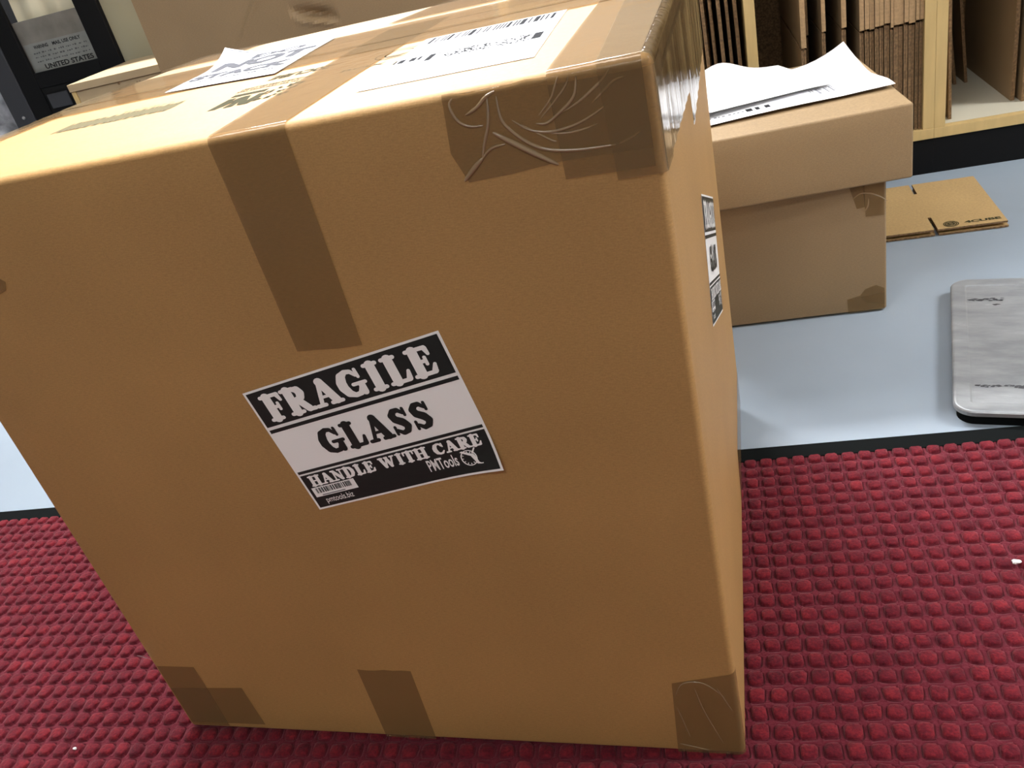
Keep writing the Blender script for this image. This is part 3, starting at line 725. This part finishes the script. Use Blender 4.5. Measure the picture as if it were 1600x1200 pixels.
# ------------------------------------------------------------------ flattened carton on the floor
def flat_carton():
    t = empty('flattened_carton', (.755, .886, FLOOR), -.03)
    tag(t, 'small flattened carton printed 4CUBE lying on the grey floor', 'carton')
    wd, dp = .203, .203
    def sheet(z0, z1, name, slotpad=0, off=0):
        mb = MB(); s0, s1 = .1005, .1055; y0, y1 = .050, dp - .046
        for x0, x1, ya, yb in ((0, s0, 0, dp), (s1, wd, 0, dp), (s0, s1, y0, y1)):
            mb.box(x0 + off, x1 + off, ya, yb, z0, z1, 'kraft_bright')
        k = mb.mat('edge')
        for i in range(len(mb.f)):
            zz = {round(mb.v[j][2], 5) for j in mb.f[i]}
            if len(zz) > 1: mb.mi[i] = k
        return mb.build(name, t)
    sheet(.001, .0040, 'lower_panel', off=.0015); up = sheet(.0085, .0115, 'upper_panel')
    mp = lambda x, y, o: (x, y, .0115 + o)
    mb = MB(); K = 'ink_kraft'; cx, cy, r = .127, .014, .0105
    for q in (1, .78, .4): mb.stroke(mp, [(cx + r * q * math.cos(k * math.pi / 12), cy + r * q * math.sin(k * math.pi / 12)) for k in range(25)], .0007, .0003, K, cap=False)
    for i in range(4): mb.rect(mp, cx - .007, cy - .005 + i * .003, cx + .007, cy - .0035 + i * .003, .0003, K)
    mb.build('certificate_stamp', t); mb = MB()
    put_text(mb, mp, '4CUBE', .146, .0100, .197, .0190, .0003, K, .05)
    mb.build('size_print', t)
flat_carton()

# ------------------------------------------------------------------ metal plate
def plate():
    a = math.atan2(.6776 - .8467 * 0 - .6611, .8467 - .9117)
    ang = -.235
    t = empty('metal_plate', (.7565, .3835, FLOOR), ang)
    tag(t, 'scuffed silver metal plate with rounded corners on the grey floor', 'plate')
    w, d, r = .36, .3200, .022
    def outline(w, d, r, x0=0, y0=0, n=8):
        P = []
        for cx, cy, a0 in ((w - r, r, -90), (w - r, d - r, 0), (r, d - r, 90), (r, r, 180)):
            for k in range(n + 1):
                q = math.radians(a0 + 90 * k / n); P.append((x0 + cx + r * math.cos(q), y0 + cy + r * math.sin(q)))
        return P
    mb = MB(); prof = [(0, .0130), (0, .0175), (.0012, .0190), (.0030, .0194), (.017, .0188), (.019, .0176), (.021, .0174)]
    rings = [[(x, y, z) for x, y in outline(w - 2 * i, d - 2 * i, max(.004, r - i), i, i)] for i, z in prof]
    n = len(rings[0]); vs = [p for rg in rings for p in rg]; fs = []
    for a_ in range(len(rings) - 1):
        for k in range(n): fs.append((a_ * n + k, a_ * n + (k + 1) % n, (a_ + 1) * n + (k + 1) % n, (a_ + 1) * n + k))
    fs.append(tuple((len(rings) - 1) * n + k for k in range(n))); fs.append(tuple(reversed(range(n))))
    mb.add(vs, fs, 'alu'); o = mb.build('plate_top', t, smooth=False)
    mb = MB(); base = outline(w - .008, d - .008, r - .003, .004, .004)
    vs = [(x, y, z) for z in (.0002, .0129) for x, y in base]; n = len(base)
    mb.add(vs, [(k, (k + 1) % n, n + (k + 1) % n, n + k) for k in range(n)] + [tuple(range(n, 2 * n))], 'rubber'); tag(mb.build('plate_base', t), 'black underside')
    mb = MB(); mp = lambda x, y, o: (x, y, .0174 + o)
    rr = random.Random(2)
    def scuff(x0, y0, x1, y1, wd, n):
        for i in range(n):
            f = rr.random(); x = x0 + (x1 - x0) * f; y = y0 + (y1 - y0) * f + rr.uniform(-wd, wd) * .6; a = rr.uniform(.0012, .0042)
            mb.poly(mp, [(x + a * rr.uniform(.5, 1.4) * math.cos(q), y + a * .5 * rr.uniform(.4, 1.2) * math.sin(q)) for q in (0, 1, 2, 3, 4, 5)], .0003 + i * 1e-6, 'alu_mark')
    for a_ in ((.022, .262, .060, .262, .006, 34), (.048, .247, .056, .247, .003, 5), (.022, .055, .078, .055, .005, 36), (.085, .150, .118, .178, .006, 26), (.085, .105, .092, .105, .003, 5)):
        scuff(*a_); mb.build('scuff_mark', t); mb = MB()
    # faint scored outline
    for a_, b_ in (((.1, .20), (.1, .245)), ((.1, .245), (.3, .245))): mb.stroke(mp, [a_, b_], .0006, .0003, 'alu_mark')
    mb.build('scored_line', t)
plate()

# ------------------------------------------------------------------ shelving
SY = 1.156
def shelf_unit(x0, x1, dividers, label):
    t = empty('shelving_unit', (0, 0, FLOOR)); Z = lambda z: z - FLOOR
    tag(t, label, 'shelf', 'wooden shelving along the wall')
    dp = .42; zt = .60
    for x in [x0, x1 - .018]:
        mb = MB(); mb.box(x, x + .018, SY, SY + dp, Z(.0757), Z(zt), 'wood'); mb.build('side_panel', t, bevel=.0006)
    for x in dividers:
        mb = MB(); mb.box(x, x + .018, SY, SY + dp, Z(.0757), Z(zt), 'wood'); mb.build('divider', t, bevel=.0006)
    mb = MB(); mb.box(x0, x1, SY + .016, SY + dp, Z(.060), Z(.0755), 'laminate'); mb.build('bottom_shelf', t)
    mb = MB(); mb.box(x0, x1, SY - .0005, SY + .0155, Z(.0575), Z(.0755), 'wood'); mb.build('front_rail', t, bevel=.0006)
    mb = MB(); mb.box(x0, x1, SY + .002, SY + .014, .0002, Z(.0573), 'black'); tag(mb.build('kick_plate', t), 'black kick plate')
    mb = MB(); mb.box(x0, x1, SY + dp + .0005, SY + dp + .008, Z(.06), Z(zt), 'edge'); tag(mb.build('back_panel', t), 'back panel with the bay shade in its dark colour')  # shade deep in the bays put into the panel's dark brown
    mb = MB(); mb.box(x0 - .002, x1 + .0, SY - .01, SY + dp + .01, Z(zt + .0005), Z(zt + .03), 'wood'); mb.build('top_board', t)
shelf_unit(.20, .9172, [.613], 'pale wooden shelving unit holding flat cartons on edge, behind the stacked boxes')
shelf_unit(.9174, 1.75, [1.33], 'pale wooden shelving unit at the right picture edge, its white shelf board showing')

def flat(x0, t_, zn, y0, label, top=.585, depth=.36, lean=0, m='kraft3', pale=True, group=None, yaw=0):
    """carton folded flat and stood on edge; zn is the slot between its panel and its lower flap"""
    o = empty('flattened_carton', (x0, y0, .0757))
    mb = MB(); zz = lambda z: z - .0757
    sh = lambda z: lean * (z - .0757)
    def slab_(xa, xb, ya, yb, za, zb, face='kraft3', edge='edge_pale'):
        P = []
        for z in (za, zb):
            for y in (ya, yb):
                for x in (xa, xb): P.append((x + sh(z) + yaw * (y - ya), y, zz(z)))
        mb.add(P, [(0, 2, 3, 1), (4, 5, 7, 6), (2, 6, 7, 3)], edge); mb.add(P, [(0, 1, 5, 4)], edge); mb.add(P, [(0, 4, 6, 2), (1, 3, 7, 5)], face)
    if zn:
        slab_(0, t_, 0, depth, zn, top, 'kraft3', 'edge_pale')
        p = (t_ - .0006) / 2
        slab_(0, p, .003, depth, .0757, zn - .004, 'kraft3', 'edge'); slab_(p + .0006, t_ - .0006, .004, depth, .0757, zn - .005, 'kraft3', 'edge')
        slab_(p * .5, p * 1.5, .012, depth, zn - .006, zn + .001, 'kraft3', 'edge')
    else:
        slab_(0, t_, 0, depth, .0757, top, 'kraft3', 'edge')
    me = mb.build('carton_panel', o)
    tag(o, label, 'carton', group or 'flat cartons standing on edge in the shelves'); return o
G1 = 'cartons packed tightly beside the double post'
one = ['flat carton on edge, first one right of the dark gap in the middle shelf bay',
       'thin dark flat carton set back, second in the middle shelf bay',
       'flat carton on edge behind the raised paper corner, third in the middle bay',
       'flat carton on edge, fourth in the middle bay, next to the tight pack']
flat(.7035, .0085, .252, 1.162, one[0]); flat(.7175, .004, .262, 1.21, one[1]); flat(.7385, .0065, .272, 1.166, one[2]); flat(.7705, .0078, .272, 1.166, one[3])
flat(.7530, .0045, None, 1.30, 'dark board deep in the middle shelf bay, between its third and fourth cartons', depth=.25)
# dark sheet between
xs = [(.7985, .0072, .262), (.8068, .0068, .263), (.8145, .0075, .261), (.8228, .0066, .264), (.8302, .0068, .264), (.8378, .0088, .266), (.8474, .0045, .258), (.8527, .0150, .2605), (.8685, .0066, .262), (.8760, .0100, .259), (.8868, .0055, .262), (.8930, .0055, .262)]
for i, (x, tt, zn) in enumerate(xs):
    flat(x, tt, zn, 1.160 + random.uniform(0, .004), 'flat carton on edge in the tight pack left of the double post', group=G1)
G2 = 'dark cartons left of the single post'
for i, x in enumerate((.532, .5455, .5590, .5725, .5865, .6000)):
    flat(x, .0050 + .001 * (i % 2), None, 1.170 + .003 * (i % 3), 'dark flat carton on edge in the shelf bay left of the single wooden post', group=G2, lean=-.012)
flat(.949, .0050, None, 1.19, 'dark flat carton leaning against the inner side of the double post', lean=-.025)
flat(1.010, .0055, None, 1.40, 'dark board standing far back in the right shelf bay, left one of two', depth=.16, lean=-.11)
flat(1.030, .0055, None, 1.40, 'dark board standing far back in the right shelf bay, right one of two', depth=.16, lean=-.09)
flat(1.0625, .0065, None, 1.236, 'large flat carton whose broad side faces the white shelf board', depth=.30)
flat(1.0760, .0060, None, 1.222, 'flat carton just right of the large one, at the right picture edge', depth=.30)
flat(1.0900, .0060, .27, 1.215, 'flat carton at the right picture edge, outermost in the right bay', depth=.30)

# ------------------------------------------------------------------ upright sheet of board behind the big box
def board():
    t = empty('cardboard_sheet', (-.4640, 1.118, FLOOR))
    tag(t, 'tall dented sheet of corrugated cardboard standing upright behind the big box', 'cardboard')
    nx, nz = 120, 120; w, h, th = .66, .64, .006
    def dent(x, z):
        X = x - .464; Zw = z + FLOOR; y = 0
        # torn dent: slanted ledge, pushed in above it
        cx, cz = -.125, .4790
        u = (X - cx) * .985 - (Zw - cz) * -.17; v = (Zw - cz) * .985 + (X - cx) * .22
        if abs(u) < .042:
            k = (1 - (u / .042) ** 2)
            y += .016 * k * math.exp(-((v - .006) / .010) ** 2) - .006 * k * math.exp(-((v + .008) / .005) ** 2)
        # soft crease
        d = (X + .255) - (Zw - .50) * .95
        if abs(Zw - .505) < .05: y += -.0045 * math.exp(-(d / .006) ** 2) * (1 - abs(Zw - .505) / .05)
        return y
    mb = MB(); vs = []; fs = []
    for side in (0, 1):
        for j in range(nz + 1):
            for i in range(nx + 1):
                x = w * i / nx; z = .001 + h * j / nz; vs.append((x, side * th + dent(x, z), z))
    N = (nx + 1) * (nz + 1)
    for j in range(nz):
        for i in range(nx):
            k = j * (nx + 1) + i; fs.append((k, k + 1, k + nx + 2, k + nx + 1)); fs.append((N + k, N + k + nx + 1, N + k + nx + 2, N + k + 1))
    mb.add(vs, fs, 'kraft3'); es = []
    for j in range(nz):
        for i in (0, nx): k = j * (nx + 1) + i; es.append((k, k + nx + 1, N + k + nx + 1, N + k))
    for i in range(nx):
        for j in (0, nz): k = j * (nx + 1) + i; es.append((k, k + 1, N + k + 1, N + k))
    k = mb.mat('edge_pale'); 
    for f in es: mb.f.append(list(f)); mb.mi.append(k)
    o = mb.build('board_panel', t)
board()

# ------------------------------------------------------------------ low wooden cabinet, upper left
def cabinet():
    t = empty('wooden_cabinet', (-.70, SY, FLOOR)); Z = lambda z: z - FLOOR
    tag(t, 'low pale wooden cabinet with a beige back panel, beside the black rack', 'cabinet')
    w = .895; dp = .235
    mb = MB(); mb.box(.010, w, .002, dp, Z(0.06), Z(.4445), 'wood_pale'); mb.build('front_board', t, bevel=.001)
    mb = MB(); mb.box(0, w, -.004, dp, Z(.4455), Z(.4600), 'wood_pale'); mb.build('top_board', t, bevel=.001)
    mb = MB(); mb.box(0, .0095, 0, dp, .0005, Z(.4450), 'wood'); mb.build('side_panel', t, bevel=.0006)
    mb = MB(); mb.box(.011, w, .01, .02, .0005, Z(.0595), 'black'); mb.build('kick_plate', t)
    mb = MB(); mb.box(-.012, w, dp + .0005, dp + .012, .0005, Z(.66), 'beige'); tag(mb.build('back_panel', t), 'beige back panel')
    for x, z, r in ((.1112, .4413, .0030), (.1085, .4305, .0022), (.1522, .4360, .0032), (.1580, .4370, .0022), (.1445, .4340, .0020)):
        mb = MB(); mb.poly(lambda u, v, o: (u, .0018, v), [(x + r * math.cos(a * math.pi / 4), Z(z) + r * .8 * math.sin(a * math.pi / 4)) for a in range(8)], 0, 'edge')
        mb.build('screw_hole', t)
cabinet()

# ------------------------------------------------------------------ black rack with the postal tub
def rack():
    Y = 1.378
    t = empty('black_rack', (-1.05, Y, FLOOR)); X = lambda x: x + 1.05; Z = lambda z: z - FLOOR
    tag(t, 'black metal rack with a charcoal post and one silver bolt', 'rack')
    Yt = .012
    def bx(name, x0, x1, y0, y1, z0, z1, m, lab=None, bev=.0015):
        mb = MB(); mb.box(X(x0), X(x1), y0, y1, z0, z1, m); o = mb.build(name, t, bevel=bev)
        if lab: o['label'] = lab
        return o
    bx('corner_post', -1.050, -.9935, 0, .012, .0005, Z(.72), 'charcoal', 'charcoal front post')
    bx('frame_post', -.9930, -.9450, .002, .012, .0005, Z(.72), 'black')
    bx('frame_post', -.7680, -.7130, .002, .012, .0005, Z(.72), 'black')
    bx('frame_rail', -.9448, -.7682, .002, .012, Z(.4455), Z(.4790), 'black')
    bx('lower_panel', -.9448, -.7682, .004, .012, .0005, Z(.4453), 'black')
    bx('frame_rail', -.9448, -.7682, .002, .012, Z(.68), Z(.715), 'black')
    bx('shelf_board', -.9930, -.7130, .0125, .36, Z(.462), Z(.4735), 'black')
    bx('side_panel', -1.050, -1.040, .0125, .36, .0005, Z(.72), 'black')
    bx('side_panel', -.7230, -.7130, .0125, .36, .0005, Z(.72), 'black')
    bx('rear_panel', -1.050, -.7130, .3605, .37, .0005, Z(.72), 'black')
    bx('cover_plate', -.935, -.880, .0005, .0038, Z(.398), Z(.430), 'charcoal', bev=.0008)
    mb = MB(); N = 16
    vs = [(X(-1.0215) + .0042 * math.cos(2 * math.pi * k / N), -.0005, Z(.3925) + .0042 * math.sin(2 * math.pi * k / N)) for k in range(N)]
    vs += [(X(-1.0215) + .0030 * math.cos(2 * math.pi * k / N), -.003, Z(.3925) + .0030 * math.sin(2 * math.pi * k / N)) for k in range(N)]
    mb.add(vs, [(k, (k + 1) % N, N + (k + 1) % N, N + k) for k in range(N)] + [tuple(range(N, 2 * N))], 'steel'); tag(mb.build('bolt', t), 'bright silver bolt')
    # tub on the rack shelf
    q = empty('mail_tub', (-.9450, Y + .015, .4740))
    tag(q, 'grey corrugated plastic tub with a worn printed label, standing in the black rack', 'tub')
    mb = MB(); w, h = .180, .113
    mb.box(-.004, w, 0, .004, .0003, h, 'plastic_grey'); mb.box(-.004, 0, .0045, .25, .0003, h, 'plastic_grey'); mb.box(w - .004, w, .0045, .25, .0003, h, 'plastic_grey')
    mb.box(0.0005, w - .0045, .0045, .25, .0003, .004, 'plastic_grey'); mb.box(-.004, w, .2505, .2545, .0003, h, 'plastic_grey')
    mb.build('tub_wall', q, bevel=.001)
    mp = lambda u, v, o: (u * .1750, -o, .001 + v * .0640)
    mb = MB(); mb.rect(mp, 0, 0, 1, 1, .0006, 'label_grey')
    put_text(mb, mp, 'WARNING', .14, .80, .36, .92, .0009, 'ink', .03)
    put_text(mb, mp, 'MAIL USE ONLY', .43, .80, .86, .92, .0009, 'ink', .03)
    for k, vv in enumerate((.64, .50, .36)): grey_text(mb, mp, .10, vv, .92, vv + .055, .0009, 'ink_label', k + 20, .07, .03)
    put_text(mb, mp, 'UNITED STATES', .18, .10, .93, .27, .0009, 'ink', .03)
    tag(mb.build('tub_label', q), 'worn grey label with black print')
    # cream paper standing in the tub
    mb = MB(); vs = []; fs = []; n = 20
    for j in range(13):
        for i in range(n + 1):
            x = .170 * i / n; vs.append((x, .004 * math.sin(i * .8) + .002 * math.sin(j), .13 * j / 12))
    for j in range(12):
        for i in range(n): k = j * (n + 1) + i; fs.append((k, k + 1, k + n + 2, k + n + 1))
    mb.add(vs, fs, 'cream'); mb.add([(x, y + .0012, z) for x, y, z in vs], [tuple(reversed(f)) for f in fs], 'cream')
    o = mb.build('paper_sack', None, smooth=True); o.location = (-.940, Y + .018, .5915 - 0.0)
    return t
rack()
bpy.data.objects['paper_sack'].location = (-.9420, 1.411, .4795)
tag(bpy.data.objects['paper_sack'], 'cream paper sack folded upright inside the grey tub of the black rack', 'paper')
def stretch_sack():
    o = bpy.data.objects['paper_sack']
    for v in o.data.vertices: v.co.z *= 2.1
stretch_sack()

# ------------------------------------------------------------------ crinkled plastic bag, far left
def bag():
    bm = bmesh.new(); bmesh.ops.create_icosphere(bm, subdivisions=5, radius=1)
    from mathutils import noise
    for v in bm.verts:
        p = v.co.copy(); d = .16 * noise.fractal(p * 2.2, .9, 2.2, 5) ; r = 1 + d + .05 * abs(noise.noise(p * 9))
        q = p * r; k = 1 if q.z > -.85 else .85 / abs(q.z)
        v.co = (q.x * .17, q.y * .15, (q.z * k + .85) * .30)
    me = bpy.data.meshes.new('plastic_bag'); bm.to_mesh(me); bm.free(); me.materials.append(M['bag'])
    me.polygons.foreach_set('use_smooth', [True] * len(me.polygons))
    o = bpy.data.objects.new('plastic_bag', me); COL.objects.link(o); o.location = (-1.245, 1.45, FLOOR)
    tag(o, 'crinkled grey-white plastic bag left of the charcoal post, at the left picture edge', 'bag')
bag()

# ------------------------------------------------------------------ litter on the mat
def crumb(name, loc, s, label, seed):
    rr = random.Random(seed); bm = bmesh.new(); bmesh.ops.create_icosphere(bm, subdivisions=2, radius=1)
    for v in bm.verts: v.co = Vector((v.co.x * s[0], v.co.y * s[1], v.co.z * s[2])) * rr.uniform(.75, 1.25)
    if s[0] > .003:
        for v in bm.verts:
            if v.co.x > 0 and v.co.y > 0: v.co.y *= .35
    me = bpy.data.meshes.new(name); bm.to_mesh(me); bm.free(); me.materials.append(M['crumb'])
    o = bpy.data.objects.new(name, me); COL.objects.link(o); o.location = loc; return tag(o, label, 'crumb')
crumb('paper_crumb', (.7525, .1634, .0008), (.0038, .0030, .0015), 'white crumb on the red mat near the right picture edge', 1)
crumb('paper_crumb', (-.1160, -.0240, .0003), (.0020, .0014, .0010), 'tiny white fleck on the red mat, lower left of the big box', 2)
